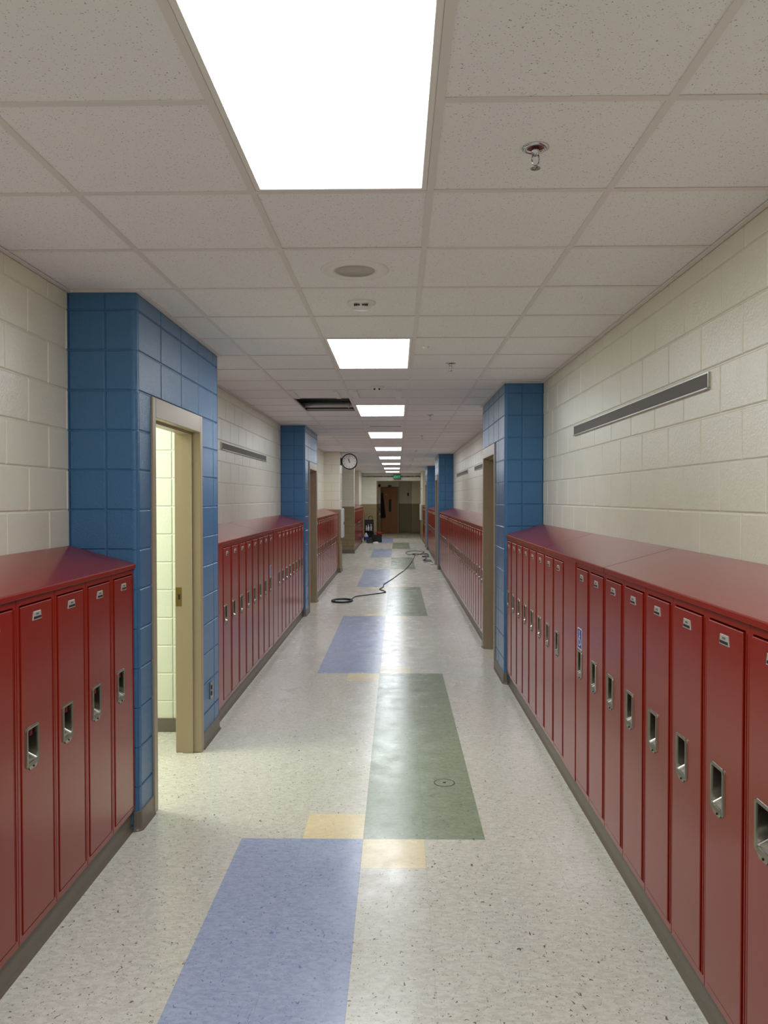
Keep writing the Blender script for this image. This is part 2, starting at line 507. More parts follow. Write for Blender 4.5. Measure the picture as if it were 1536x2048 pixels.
def door(n, sgn, f0, f1, leaf):
    """pressed steel frame in a bay, closed leaf where the doorway is shut"""
    xo, xi = sgn * (BX - 0.010), sgn * (BX + 0.165)
    fw = 0.058
    d = MB()
    d.cbox((xo, f0, 0), (xi, f0 + fw, FH), M['frame'], 0.003)
    o = struct(d.build('door_%d' % n))
    m = MB(); m.cbox((xo, f1 - fw, 0), (xi, f1, FH), M['frame'], 0.003); part(o, m, 'jamb')
    m = MB(); m.cbox((xo, f0 + fw, FHI), (xi, f1 - fw, FH), M['frame'], 0.003); part(o, m, 'frame_head')
    m = MB(); s0, s1 = sgn * (BX + 0.045), sgn * (BX + 0.115)
    m.box((s0, f0 + fw, 0), (s1, f0 + fw + 0.016, FHI), M['frame']); part(o, m, 'door_stop')
    m = MB(); m.box((s0, f1 - fw - 0.016, 0), (s1, f1 - fw, FHI), M['frame']); part(o, m, 'door_stop')
    m = MB(); m.box((s0, f0 + fw + 0.016, FHI - 0.016), (s1, f1 - fw - 0.016, FHI), M['frame']); part(o, m, 'door_stop')
    if leaf:
        m = MB(); m.cbox((sgn * (BX + 0.117), f0 + fw + 0.003, 0.008), (sgn * (BX + 0.160), f1 - fw - 0.003, FHI - 0.003), M['leaf'], 0.002); l = part(o, m, 'door_leaf')
        m = MB(); yk = f0 + fw + 0.09
        m.lathe([(0.03, 0), (0.03, 0.012), (0.012, 0.014), (0.012, 0.05), (0.026, 0.055), (0.026, 0.08), (0.0, 0.085)][:6] , M['steel'], (0, 0, 0), 'x', 16)
        kn = part(l, m, 'door_knob', (sgn * (BX + 0.117) , yk, 1.0), 0.0 if sgn < 0 else math.pi)
    else:
        m = MB(); yj = f1 - fw
        m.box((sgn * (BX + 0.118), yj - 0.003, 0.985), (sgn * (BX + 0.160), yj, 1.11), M['strike'])
        m.box((sgn * (BX + 0.130), yj - 0.004, 1.03), (sgn * (BX + 0.144), yj - 0.002, 1.065), M['dark'])
        part(o, m, 'strike_plate')
        for z in (0.25, 1.07, 1.9):
            m = MB(); m.box((sgn * (BX + 0.118), f0 + fw, z - 0.055), (sgn * (BX + 0.163), f0 + fw + 0.003, z + 0.055), M['strike']); part(o, m, 'hinge')
for i, (s, y0, y1, f0, f1) in enumerate(BAYS):
    door(i + 1, -1 if s == 'L' else 1, f0, f1, i != 0)

# room behind the open doorway
b = MB(); b.box((-4.2, 5.626, 0), (-1.325, 5.67, 2.757), M['room_cream']); rw = struct(b.build('wall_room'))
lay(rw, 5.62, 'F', -3.2, -1.325, 0, 2.757, -1.465, 'stack', lambda z: M['room_cream'])
b = MB(); b.box((-4.2, 3.94, 0), (-1.60, 4.03, 2.757), M['room_cream']); struct(b.build('wall_room'))
b = MB(); b.box((-4.25, 3.94, 0), (-4.15, 5.67, 2.757), M['room_cream']); struct(b.build('wall_room'))
b = MB(); b.box((-1.60, 4.031, 0), (-1.33, 4.06, 2.757), M['room_cream']); struct(b.build('wall_room'))
b = MB(); b.box((-4.1, 5.610, 0), (-1.325, 5.6195, 0.10), M['base']); struct(b.build('baseboard_room'))

# pier with the clock, side corridor, second pier, end wall
def pier(name, x0, x1, y0, y1, blocks_f=True, side=None):
    b = MB(); xs = sorted((x0, x1))
    for (za, zb, mt) in ((0, 1.42, M['tan']), (1.42, ZW, M['cream'])):
        b.box((xs[0], y0 + 0.006, za), (xs[1] - (0.006 if side == 'L' else 0), y1, zb), mt)
    o = struct(b.build(name))
    if blocks_f: lay(o, y0, 'F', xs[0], xs[1] - 0.003, 0, ZW, xs[1] - 0.003, 'running', two)
    if side == 'L': lay(o, xs[1], 'L', y0 + 0.003, min(y1, y0 + 1.2), 0, ZW, y0, 'running', two)
    return o
pier('wall_pier', -4.2, -1.13, 17.66, LEFT_GAP[0], True, 'L')
p2 = MB()
for (za, zb, mt) in ((0, 1.43, M['tan']), (1.43, ZW, M['cream'])): p2.box((-4.2, 23.826, za), (-1.156, 24.02, zb), mt)
p2 = struct(p2.build('wall_pier'))
lay(p2, 23.82, 'F', -2.4, -1.153, 0, ZW, -1.153, 'running', two)
lay(p2, -1.15, 'L', 23.823, 24.02, 0, ZW, 23.82, 'running', two)
b = MB(); b.box((-4.25, LEFT_GAP[0], 0), (-4.15, 23.82, ZW), M['plain_cream']); struct(b.build('wall_left'))

b = MB(); e0 = YE + 0.006
OX0, OX1, OZ = -0.715, 1.155, 2.44
for (za, zb, mt) in ((0, 1.43, M['tan']), (1.43, OZ, M['cream'])):
    b.box((-1.7, e0, za), (OX0 - 0.003, YE + 0.2, zb), mt); b.box((OX1 + .003, e0, za), (1.7, YE + 0.2, zb), mt)
b.box((-1.7, e0, OZ), (1.7, YE + 0.2, ZW), M['cream'])
ew = struct(b.build('wall_end'))
lay(ew, YE, 'F', -1.5, 1.5, 0, ZW, OX0, 'running', two, [(OX0, OX1, -1, OZ)])
# short wall lengths just before the end wall
for nm, sg in (('wall_left', -1), ('wall_right', 1)):
    ya = 30.35
    b = MB(); xa = 1.33 if sg < 0 else 1.16
    for (za, zb, mt) in ((0, 1.43, M['tan']), (1.43, ZW, M['cream'])): b.box((sg * xa, ya, za), (sg * 1.5, YE, zb), mt)
    struct(b.build(nm))
# alcove beyond the end wall
def two_tone(name, a, bb):
    b = MB()
    for (za, zb, mt) in ((0, 1.43, M['tan']), (1.43, 2.60, M['cream'])): b.box((a[0], a[1], za), (bb[0], bb[1], zb), mt)
    return struct(b.build(name))
two_tone('wall_alcove', (OX0 - 0.2, YE + 0.2), (OX0 - 0.02, 37.3)); two_tone('wall_alcove', (1.3, YE + 0.2), (1.45, 38.6))
two_tone('wall_alcove', (OX0 - 0.2, 37.3), (-0.63, 38.6)); two_tone('wall_alcove', (-0.63, 38.3), (1.4, 38.6))
two_tone('wall_alcove', (0.25, 37.9), (0.86, 38.3)); two_tone('wall_alcove', (0.86, 37.2), (1.3, 38.3))
b = MB(); b.box((-0.63, 37.4, 2.24), (0.25, 38.3, 2.60), M['cream']); struct(b.build('wall_alcove'))
b = MB(); b.box((0.25, 37.882, 0), (0.86, 37.898, 0.1), M['base']); struct(b.build('baseboard_alcove'))
b = MB(); b.box((0.86, 37.182, 0), (1.3, 37.198, 0.1), M['base']); struct(b.build('baseboard_alcove'))

# wooden alcove door
d = MB(); d.cbox((-0.62, 37.36, 0), (-0.575, 37.42, 2.22), M['leaf'], 0.003); do = struct(d.build('door_6'))
m = MB(); m.cbox((0.195, 37.36, 0), (0.24, 37.42, 2.22), M['frame'], 0.003); part(do, m, 'jamb')
m = MB(); m.cbox((-0.575, 37.36, 2.16), (0.195, 37.42, 2.22), M['leaf'], 0.003); part(do, m, 'frame_head')
m = MB(); m.cbox((-0.572, 37.375, 0.008), (-0.235, 37.415, 2.157), M['leaf'], 0.003); m.box((-0.235, 37.375, 0.008), (-0.120, 37.415, 1.04), M['leaf'])
m.box((-0.235, 37.375, 1.64), (-0.120, 37.415, 2.157), M['leaf']); m.cbox((-0.120, 37.375, 0.008), (0.192, 37.415, 2.157), M['leaf'], 0.003)
lf = part(do, m, 'door_leaf')
m = MB(); m.box((-0.235, 37.392, 1.04), (-0.120, 37.398, 1.64), M['dark']); part(lf, m, 'window_pane')
m = MB(); m.lathe([(0.028, 0), (0.028, -0.012), (0.012, -0.014), (0.012, -0.045), (0.026, -0.05), (0.026, -0.075)], M['steel'], (-0.50, 37.375, 1.02), 'y', 16); part(lf, m, 'door_knob')
m = MB(); m.lathe([(0.035, 0), (0.035, -0.004)], M['ivory'], (-0.36, 37.375, 1.86), 'y', 20); part(lf, m, 'door_sign')
m = MB(); m.cbox((-0.27, 37.31, 2.25), (-0.10, 37.395, 2.32), M['black'], 0.006); m.box((-0.12, 37.34, 2.232), (0.02, 37.36, 2.246), M['black']); part(do, m, 'door_closer')

# baseboards
def base_run(name, pts, t=0.006, h=0.10):
    """coved rubber base: pts run with the wall on their left-hand side"""
    b = MB(); prof = [(0.0, 0.0), (t + 0.011, 0.0), (t + 0.009, 0.004), (t + 0.003, 0.012), (t, 0.022), (t, h - 0.003), (t - 0.003, h), (0.0, h)]
    P = [Vector((p[0], p[1])) for p in pts]; rings = []
    for i, p in enumerate(P):
        d0 = (P[i] - P[i - 1]).normalized() if i else (P[1] - P[0]).normalized()
        d1 = (P[i + 1] - P[i]).normalized() if i < len(P) - 1 else d0
        n0, n1 = Vector((d0.y, -d0.x)), Vector((d1.y, -d1.x)); n = (n0 + n1); n /= max(n.dot(n0), 0.2)
        rings.append([(p.x + n.x * q, p.y + n.y * q, z) for q, z in prof])
    b.loops(rings, M['base'], True, True, smooth=False)
    return struct(b.build(name))
KX = 1.192
def arc(cx, cy, r, a0, a1, n=5): return [(cx + r * math.cos(R(a0 + (a1 - a0) * i / n)), cy + r * math.sin(R(a0 + (a1 - a0) * i / n))) for i in range(n + 1)]
r = 0.026
L_kick = [(Y0 + 3.5, 3.93), (5.72, 11.12), (12.85, 17.66)]
for a, bb in L_kick: base_run('baseboard_left', [(-KX - 0.006, a), (-KX - 0.006, bb)], h=0.112)
base_run('baseboard_left', [(-KX - 0.006, 24.02), (-KX - 0.006, 30.35)], h=0.112)
for a, bb in [(Y0 + 3.5, 7.10), (8.93, 18.45), (20.15, 25.4), (27.4, 30.35)]: base_run('baseboard_right', [(KX + 0.006, bb), (KX + 0.006, a)], h=0.112)
for (s, y0, y1, f0, f1) in BAYS:
    if s == 'L':
        base_run('baseboard_left', [(-KX + 0.012, y0)] + arc(-BX - r, y0 + r, r, -90, 0) + [(-BX, f0 - 0.001)])
        base_run('baseboard_left', [(-BX, f1 + 0.001)] + arc(-BX - r, y1 - r, r, 0, 90) + [(-KX + 0.012, y1)])
    else:
        base_run('baseboard_right', [(BX, f0 - 0.001)] + arc(BX + r, y0 + r, r, 180, 270) + [(KX - 0.012, y0)])
        base_run('baseboard_right', [(KX - 0.012, y1)] + arc(BX + r, y1 - r, r, 90, 180) + [(BX, f1 + 0.001)])
base_run('baseboard_pier', [(-1.165, 17.66), (-1.13, 17.66), (-1.13, LEFT_GAP[0])]); base_run('baseboard_pier', [(-2.4, 23.82), (-1.15, 23.82), (-1.15, 24.02)], h=0.12)
base_run('baseboard_end', [(-1.33, YE), (OX0, YE)], h=0.12)

# ------------------------------------------------------------------ lockers
LW = 0.3048
FXL = 1.172               # front plane of the locker frames
ZB, ZT, DEP = 0.113, 1.347, 0.318
DL, DR, DZ0, DZ1 = 0.0255, 0.2715, 0.146, 1.318   # door opening in a locker front
def rrect(x0, x1, z0, z1, r, y, n=3):
    out = []
    for cx, cz, a in ((x1 - r, z0 + r, -90), (x1 - r, z1 - r, 0), (x0 + r, z1 - r, 90), (x0 + r, z0 + r, 180)):
        for i in range(n + 1):
            t = R(a + 90 * i / n); out.append((cx + r * math.cos(t), y, cz + r * math.sin(t)))
    return out
def locker_meshes():
    g = 0.0015
    f = MB(); ro = lambda y, e: [(g + e, y, ZB + e), (LW - g - e, y, ZB + e), (LW - g - e, y, ZT - e), (g + e, y, ZT - e)]
    o0, o1 = DL - 0.003, DR + 0.0095   # opening, wider on the hinge side
    oz0, oz1 = DZ0 - 0.005, DZ1 + 0.0055
    op = lambda y, e: [(o0 - e, y, oz0 - e), (o1 + e, y, oz0 - e), (o1 + e, y, oz1 + e), (o0 - e, y, oz1 + e)]
    f.loops([ro(DEP, 0), ro(0.002, 0), ro(0, 0.002), op(0, 0.0012), op(0.0012, 0), op(0.06, 0)], M['red'], True, True)
    # the raised centre line of the hinge stile
    f.box((LW - 0.0165, -0.0022, ZB + 0.03), (LW - 0.0135, 0.0002, ZT - 0.03), M['red'])
    d = MB(); e = 0.0022; fy = -0.004; by = 0.0145
    h0, h1, hz0, hz1 = DL + 0.0385, DL + 0.0385 + 0.080, 0.742, 0.868   # pocket
    X = [DL, DL + e, h0, h1, DR - e, DR]; Z = [DZ0, DZ0 + e, hz0, hz1, DZ1 - e, DZ1]
    Yv = lambda i, j: fy + e if i in (0, 5) or j in (0, 5) else fy
    vs = [(X[i], Yv(i, j), Z[j]) for j in range(6) for i in range(6)]
    fs = [(j * 6 + i, j * 6 + i + 1, (j + 1) * 6 + i + 1, (j + 1) * 6 + i) for j in range(5) for i in range(5) if not (i == 2 and j == 2)]
    d.add(vs, fs, M['red'])
    out = [(DL, DZ0), (DR, DZ0), (DR, DZ1), (DL, DZ1)]
    d.loops([[(x, fy + e, z) for x, z in out], [(x, by, z) for x, z in out]], M['red'])
    hm = MB(); c = (h0 + h1) / 2
    a0, a1, b0, b1 = h0 - 0.0115, h1 + 0.0115, hz0 - 0.014, hz1 + 0.008
    hm.loops([rrect(a0, a1, b0, b1, 0.012, fy), rrect(a0 + .0005, a1 - .0005, b0 + .0005, b1 - .0005, 0.012, fy - 0.003), rrect(a0 + .003, a1 - .003, b0 + .003, b1 - .003, 0.010, fy - 0.0045),
              rrect(h0 + .002, h1 - .002, hz0 + .002, hz1 - .002, 0.007, fy - 0.004), rrect(h0 + 0.003, h1 - .003, hz0 + .004, hz1 - .003, 0.006, fy + 0.001),
              rrect(h0 + 0.006, h1 - 0.006, hz0 + 0.030, hz1 - 0.004, 0.006, fy + 0.046)], M['steel'], False, True, smooth=False)
    # pull tab under the pocket
    hm.add([(c - 0.034, fy - 0.004, b0 + 0.002), (c + 0.034, fy - 0.004, b0 + 0.002), (c + 0.022, fy - 0.003, b0 - 0.011), (c - 0.022, fy - 0.003, b0 - 0.011),
            (c - 0.034, fy, b0 + 0.002), (c + 0.034, fy, b0 + 0.002), (c + 0.022, fy, b0 - 0.011), (c - 0.022, fy, b0 - 0.011)],
           [(0, 1, 2, 3), (3, 2, 6, 7), (1, 5, 6, 2), (0, 3, 7, 4)], M['steel'])
    hm.lathe([(0.004, 0), (0.004, -0.002), (0.002, -0.003)], M['dark'], (c + 0.004, fy - 0.0035, b0 - 0.003), 'y', 8)
    lt = MB(); lt.cbox((h1 - 0.036, fy + 0.010, hz1 - 0.034), (h1 - 0.014, fy + 0.030, hz1 - 0.006), M['latch'], 0.002)
    p = MB(); pc = (DL + DR) / 2; z0, z1 = 1.258, 1.290
    lo = [(pc - 0.036, z0), (pc + 0.036, z0), (pc + 0.029, z1), (pc - 0.029, z1)]; li = [(pc - 0.034, z0 + .002), (pc + 0.034, z0 + .002), (pc + 0.027, z1 - .002), (pc - 0.027, z1 - .002)]
    p.loops([[(x, fy, z) for x, z in lo], [(x, fy - 0.002, z) for x, z in lo], [(x, fy - 0.003, z) for x, z in li]], M['plate'], False, True)
    p.add([(pc - 0.031, fy - 0.0034, z0 + .004), (pc + 0.031, fy - 0.0034, z0 + .004), (pc + 0.029, fy - 0.0034, z0 + 0.013), (pc - 0.029, fy - 0.0034, z0 + 0.013)], [(0, 1, 2, 3)], M['dark'])
    p.add([(pc - 0.012, fy - 0.0034, z0 + .018), (pc + 0.012, fy - 0.0034, z0 + .018), (pc + 0.012, fy - 0.0034, z0 + 0.025), (pc - 0.012, fy - 0.0034, z0 + 0.025)], [(0, 1, 2, 3)], M['rail'])
    # accessibility sticker
    s = MB(); sx, sz, yy = c, 0.938, fy - 0.0006; hw, hh = 0.046, 0.057
    q = lambda w_, h_, y: [(sx - w_, y, sz - h_), (sx + w_, y, sz - h_), (sx + w_, y, sz + h_), (sx - w_, y, sz + h_)]
    s.loops([q(hw, hh, fy), q(hw, hh, yy)], M['signwhite'], False, True)
    s.add(q(hw - 0.005, hh - 0.005, yy - 0.0003), [(0, 1, 2, 3)], M['signblue'])
    y2 = yy - 0.0007
    def stroke(pts, wd):
        for (ax, az), (bx_, bz) in zip(pts, pts[1:]):
            dx, dz = bx_ - ax, bz - az; L = math.hypot(dx, dz); nx, nz = -dz / L * wd / 2, dx / L * wd / 2
            s.add([(sx + ax + nx, y2, sz + az + nz), (sx + bx_ + nx, y2, sz + bz + nz), (sx + bx_ - nx, y2, sz + bz - nz), (sx + ax - nx, y2, sz + az - nz)], [(0, 1, 2, 3)], M['signwhite'])
    s.add([(sx - 0.006 + 0.0075 * math.cos(i * math.pi / 6), y2, sz + 0.038 + 0.0075 * math.sin(i * math.pi / 6)) for i in range(12)], [tuple(range(12))], M['signwhite'])
    stroke([(-0.006, 0.030), (-0.003, -0.004), (0.013, -0.005), (0.021, -0.030), (0.029, -0.027)], 0.008); stroke([(-0.004, 0.014), (0.012, 0.013)], 0.006)
    stroke([(-0.006 + 0.021 * math.cos(R(a)), -0.017 + 0.021 * math.sin(R(a))) for a in range(115, 341, 20)], 0.006)
    return dict(frame=f.mesh('frame'), door=d.mesh('door'), handle=hm.mesh('recessed_handle'), latch=lt.mesh('latch'), plate=p.mesh('number_plate'), sticker=s.mesh('accessibility_sticker'))
LM = locker_meshes()
def blank_mesh(wd):
    f = MB(); g = 0.0012
    ro = lambda y, e: [(g + e, y, ZB + e), (wd - g - e, y, ZB + e), (wd - g - e, y, ZT - e), (g + e, y, ZT - e)]
    f.loops([ro(DEP, 0), ro(-0.001, 0), ro(-0.004, 0.003)], M['red'], True, True)
    return f.mesh('panel')

ORD = ('first second third fourth fifth sixth seventh eighth ninth tenth eleventh twelfth thirteenth fourteenth fifteenth sixteenth seventeenth eighteenth nineteenth twentieth '
       'twenty-first twenty-second twenty-third twenty-fourth twenty-fifth twenty-sixth twenty-seventh twenty-eighth twenty-ninth thirtieth thirty-first').split()
def locker(side, y, label, group, sticker=False):
    """y: slot start nearest the camera"""
    loc, rot = ((FXL, y + LW, 0), ROTR) if side == 'R' else ((-FXL, y, 0), ROTL)
    t = thing('locker', label, 'locker', loc, rot, group)
    link('frame', LM['frame'], t); d = link('door', LM['door'], t)
    link('recessed_handle', LM['handle'], d); link('latch', LM['latch'], d); link('number_plate', LM['plate'], d)
    if sticker:
        s = link('accessibility_sticker', LM['sticker'], d); s['label'] = 'blue and white wheelchair sticker'
def blank(side, y, wd, label):
    loc, rot = ((FXL, y + wd, 0), ROTR) if side == 'R' else ((-FXL, y, 0), ROTL)
    tag(link('blank_locker_panel', blank_mesh(wd), None, loc, rot), label, 'panel')
def sloped_top(side, y0, y1, label):
    wd = y1 - y0 - 0.007
    loc, rot = ((FXL, y1 - 0.0035, 0), ROTR) if side == 'R' else ((-FXL, y0 + 0.0035, 0), ROTL)
    b = MB(); fy, by = -0.012, 0.3225
    pr = [(by, ZT + 0.001), (by, 1.467), (fy + 0.006, 1.375), (fy + 0.0015, 1.3735), (fy, 1.369), (fy, 1.352), (fy + 0.003, 1.350), (0.002, 1.350), (0.002, ZT + 0.001)]
    b.loops([[(0, y, z) for y, z in pr], [(wd, y, z) for y, z in pr]], M['red'], True, True)
    tag(link('sloped_locker_top', b.mesh('sloped_locker_top'), None, loc, rot), label, 'locker top', 'sloping red locker tops')
GL = 'red hallway lockers'
# near bank before the open doorway
for i in range(6):
    locker('L', 3.925 - (i + 1) * LW, 'red locker, %s from the first blue bay, in the short bank before the open doorway' % ORD[i], GL)
sloped_top('L', 3.925 - 7 * LW, 3.925, 'sloping red top of the short locker bank before the open doorway')
# bank opposite the open doorway
k = 0; y = 7.093
for i in range(20):
    y -= LW
    if i == 8: blank('R', y, LW, 'blank red panel beside the wheelchair sticker locker, under the long grey strip'); continue
    locker('R', y, 'red locker with wheelchair sticker, in the bank opposite the open doorway' if i == 9 else 'red locker, %s from the blue bay, in the front bank opposite the open doorway' % ORD[k], GL, i == 9); k += 1
for a, bb, l in ((5.25, 7.095, 'sloping red locker top against the blue bay, opposite the open doorway'), (3.726, 5.25, 'sloping red locker top in the middle of the bank opposite the open doorway'), (1.0, 3.726, 'longest sloping red locker top, below the near end of the grey strip')):
    sloped_top('R', a, bb, l)
# bank past the open doorway
y = 11.112; k = 16
for i in range(17):
    y -= LW
    if i == 8: blank('L', y, LW, 'blank red panel beside the wheelchair sticker locker, past the open doorway'); continue
    locker('L', y, 'red locker with wheelchair sticker, in the bank just past the open doorway' if i == 9 else 'red locker, %s past the open doorway, in the bank under the short grey strip' % ORD[k - 1], GL, i == 9); k -= 1
blank('L', 5.722, y - 5.724, 'narrow red filler panel between the open doorway bay and the first locker')
for a, bb, l in ((5.722, 7.64, 'sloping red locker top just past the open doorway'), (7.64, 9.14, 'middle sloping red locker top in the bank past the open doorway'), (9.14, 11.117, 'sloping red locker top against the second blue bay')):
    sloped_top('L', a, bb, l)
# bank up to the clock pier
y = 17.45
blank('L', 17.452, 0.205, 'narrow red filler panel between the lockers and the clock pier')
for i in range(15):
    y -= LW; locker('L', y, 'red locker, %s before the clock pier, in the bank past the second doorway' % ORD[i], GL)
for a, bb, l in ((12.855, 14.4, 'sloping red locker top just past the second blue bay'), (14.4, 15.92, 'middle sloping red locker top of the bank before the clock pier'), (15.92, 17.655, 'sloping red locker top against the clock pier')):
    sloped_top('L', a, bb, l)
# bank beyond the side corridor
for i in range(20):
    locker('L', 24.03 + i * LW, 'red locker, %s past the side corridor, in the bank near the black cart' % ORD[i], GL)
blank('L', 24.03 + 20 * LW + .002, 0.21, 'narrow red filler panel at the far end of the bank near the black cart')
sloped_top('L', 24.025, 27.2, 'sloping red locker top just past the side corridor'); sloped_top('L', 27.2, 30.34, 'sloping red locker top beside the black cart')
# long bank
y = 8.934; k = 0
for i in range(31):
    if i == 20: blank('R', y, LW, 'blank red panel interrupting the long locker bank near the second blue bay'); y += LW; continue
    locker('R', y, 'red locker, %s past the first doorway, in the long bank opposite the coiled cord' % ORD[k], GL); k += 1; y += LW
for j, (a, bb) in enumerate(((8.934, 10.53), (10.53, 12.06), (12.06, 13.58), (13.58, 15.1), (15.1, 16.6), (16.6, 18.445))):
    sloped_top('R', a, bb, 'sloping red locker top, %s past the first doorway, on the long bank' % ORD[j])
y = 20.155
for i in range(17):
    locker('R', y, 'red locker, %s in the far bank behind the cord loops' % ORD[i], GL); y += LW
sloped_top('R', 20.155, 22.8, 'sloping red locker top behind the cord loops'); sloped_top('R', 22.8, 25.395, 'sloping red locker top against the last blue bay')
y = 27.405
for i in range(9):
    locker('R', y, 'red locker, %s past the last blue bay, before the white cabinet' % ORD[i], GL); y += LW
blank('R', y + .002, 30.345 - y, 'narrow red filler panel by the white cabinet before the end wall')
sloped_top('R', 27.405, 30.345, 'sloping red locker top beside the farther white cabinet')

# ------------------------------------------------------------------ ceiling fixtures
def light_panel(x0, y0, x1, y1, mat, label, group):
    t = thing('ceiling_light', label, 'light', ((x0 + x1) / 2, (y0 + y1) / 2, ZC), 0, group)
    hx, hy = (x1 - x0) / 2 - 0.0125, (y1 - y0) / 2 - 0.0125
    q = lambda a, z: [(-hx + a, -hy + a, z), (hx - a, -hy + a, z), (hx - a, hy - a, z), (-hx + a, hy - a, z)]
    f = MB(); f.loops([q(0, 0.06), q(0, 0.002), q(0.004, 0.000), q(0.018, 0.000), q(0.021, 0.003), q(0.021, 0.06)], M['white'], False, False)
    f.add(q(0, 0.06), [(0, 1, 2, 3)], M['white']); part(t, f, 'frame')
    d = MB(); a = q(0.0208, 0.004); d.add(a, [(3, 2, 1, 0)], mat)
    me = d.mesh('diffuser')
    if me.polygons[0].normal.z > 0: me.flip_normals()
    link('diffuser', me, t)
names = ['behind the viewer', 'overhead at the front of the hallway, the largest', 'second along the hallway, past the round speaker', 'third along the hallway, beside the open ceiling tile',
         'fourth along the hallway', 'fifth along the hallway', 'sixth along the hallway', 'seventh along the hallway', 'eighth along the hallway', 'last before the exit sign']
for r_, nm in zip(LIGHT_ROWS, names):
    if r_ < -6: lab = 'lit white ceiling panel at the start of the hallway'
    else: lab = 'lit white ceiling panel, ' + nm
    light_panel(XC0, YC0 + r_ * TC, XC0 + TC, YC0 + (r_ + 2) * TC, M['panel'], lab, 'lit ceiling panels')
t = thing('ceiling_light', 'lit ceiling panel in the side room behind the open doorway', 'light', (-2.5, 4.85, 2.757))
f = MB(); f.box((-0.62, -0.32, -0.03), (0.62, 0.32, -0.0005), M['white']); part(t, f, 'frame')
d = MB(); d.add([(-0.6, -0.3, -0.031), (-0.6, 0.3, -0.031), (0.6, 0.3, -0.031), (0.6, -0.3, -0.031)], [(0, 1, 2, 3)], M['roompanel'])
me = d.mesh('diffuser')
if me.polygons[0].normal.z > 0: me.flip_normals()
link('diffuser', me, t)

t = thing('ceiling_light', 'added dim fill light, unseen, in the alcove before the wooden door', 'light', (0.25, 35.0, 2.60))  # added fill panel, hidden above the opening to lift the dark alcove
f = MB(); f.cbox((-0.32, -0.32, -0.03), (0.32, 0.32, -0.0005), M['white'], 0.004); part(t, f, 'frame')
d = MB(); d.add([(-0.3, -0.3, -0.031), (-0.3, 0.3, -0.031), (0.3, 0.3, -0.031), (0.3, -0.3, -0.031)], [(0, 1, 2, 3)], M['alcove_fill'])
me = d.mesh('diffuser')
if me.polygons[0].normal.z > 0: me.flip_normals()
link('diffuser', me, t)

ZF = ZC + 0.003     # underside of the tiles
def sprinkler(y, label):
    t = thing('sprinkler', label, 'sprinkler', (0.588, y, ZF), 0, 'ceiling sprinklers')
    e = MB(); e.lathe([(0.040, 0), (0.040, -0.002), (0.034, -0.005), (0.026, -0.005), (0.024, 0.0)], M['chrome'], n=28, cap0=False, cap1=False); part(t, e, 'escutcheon')
    e = MB(); e.lathe([(0.0245, -0.0008), (0.0, -0.0008)], M['oxide'], n=24, cap0=False, cap1=False); part(t, e, 'pipe_end')
    e = MB(); e.lathe([(0.012, -0.001), (0.012, -0.014), (0.009, -0.016), (0.009, -0.022)], M['chrome'], n=12)
    for sx in (-1, 1): e.tube([(sx * 0.008, 0, -0.020), (sx * 0.011, 0, -0.034), (sx * 0.009, 0, -0.046), (sx * 0.002, 0, -0.055)], 0.0022, M['chrome'], 6)
    e.lathe([(0.004, -0.052), (0.004, -0.060)], M['chrome'], n=8); part(t, e, 'body')
    e = MB(); e.lathe([(0.0, -0.058), (0.015, -0.060), (0.015, -0.062), (0.0, -0.063)], M['steel'], n=16, cap0=False, cap1=False); part(t, e, 'deflector')
for y, l in ((2.36, 'pendent sprinkler head beside the first ceiling light, red pipe end visible'), (6.085, 'pendent sprinkler head beside the second ceiling light'), (9.85, 'pendent sprinkler head beside the third ceiling light'),
             (13.1, 'pendent sprinkler head beside the fourth ceiling light'), (17.3, 'pendent sprinkler head beside the fifth ceiling light'), (20.9, 'pendent sprinkler head beside the sixth ceiling light'), (24.5, 'pendent sprinkler head beside the seventh ceiling light')):
    sprinkler(y, l)

t = thing('ceiling_speaker', 'round white ceiling speaker with a grey grille, past the front light', 'speaker', (-0.023, 3.600, ZF))
m = MB(); m.lathe([(0.158, 0), (0.157, -0.003), (0.145, -0.007), (0.110, -0.009), (0.093, -0.006), (0.092, 0.0)], M['white'], n=48, cap0=False, cap1=False); part(t, m, 'ring')
m = MB(); m.lathe([(0.0925, -0.0045), (0.06, -0.0055), (0.0, -0.006)], M['mesh'], n=40, cap0=False, cap1=False)
for k in range(1, 8): m.lathe([(0.012 * k, -0.0065), (0.012 * k + 0.004, -0.0075), (0.012 * k + 0.006, -0.0058)], M['mesh'], n=36, cap0=False, cap1=False)
part(t, m, 'grille')
t = thing('ceiling_detector', 'round white detector with dark vent slots, between speaker and second light', 'detector', (-0.021, 4.20, ZF))
m = MB(); m.lathe([(0.078, 0), (0.078, -0.008), (0.070, -0.013), (0.055, -0.014), (0.050, -0.030), (0.042, -0.036), (0.0, -0.038)], M['white'], n=36, cap0=False); part(t, m, 'housing')
m = MB()
for k in range(-3, 4):
    if k: m.box((k * 0.011 - 0.004, -0.0545, -0.027), (k * 0.011 + 0.004, -0.040, -0.019), M['dark'])
part(t, m, 'vent_slot')['kind'] = 'stuff'
t = thing('smoke_detector', 'small white smoke detector with two dark openings, past the second light', 'detector', (-0.019, 7.37, ZF))
m = MB(); m.lathe([(0.065, 0), (0.065, -0.010), (0.055, -0.016), (0.050, -0.032), (0.030, -0.045), (0.0, -0.047)], M['white'], n=32, cap0=False); part(t, m, 'housing')
for sx in (-1, 1):
    m = MB(); m.box((sx * 0.022 - 0.008, -0.054, -0.034), (sx * 0.022 + 0.008, -0.030, -0.022), M['dark']); part(t, m, 'opening')
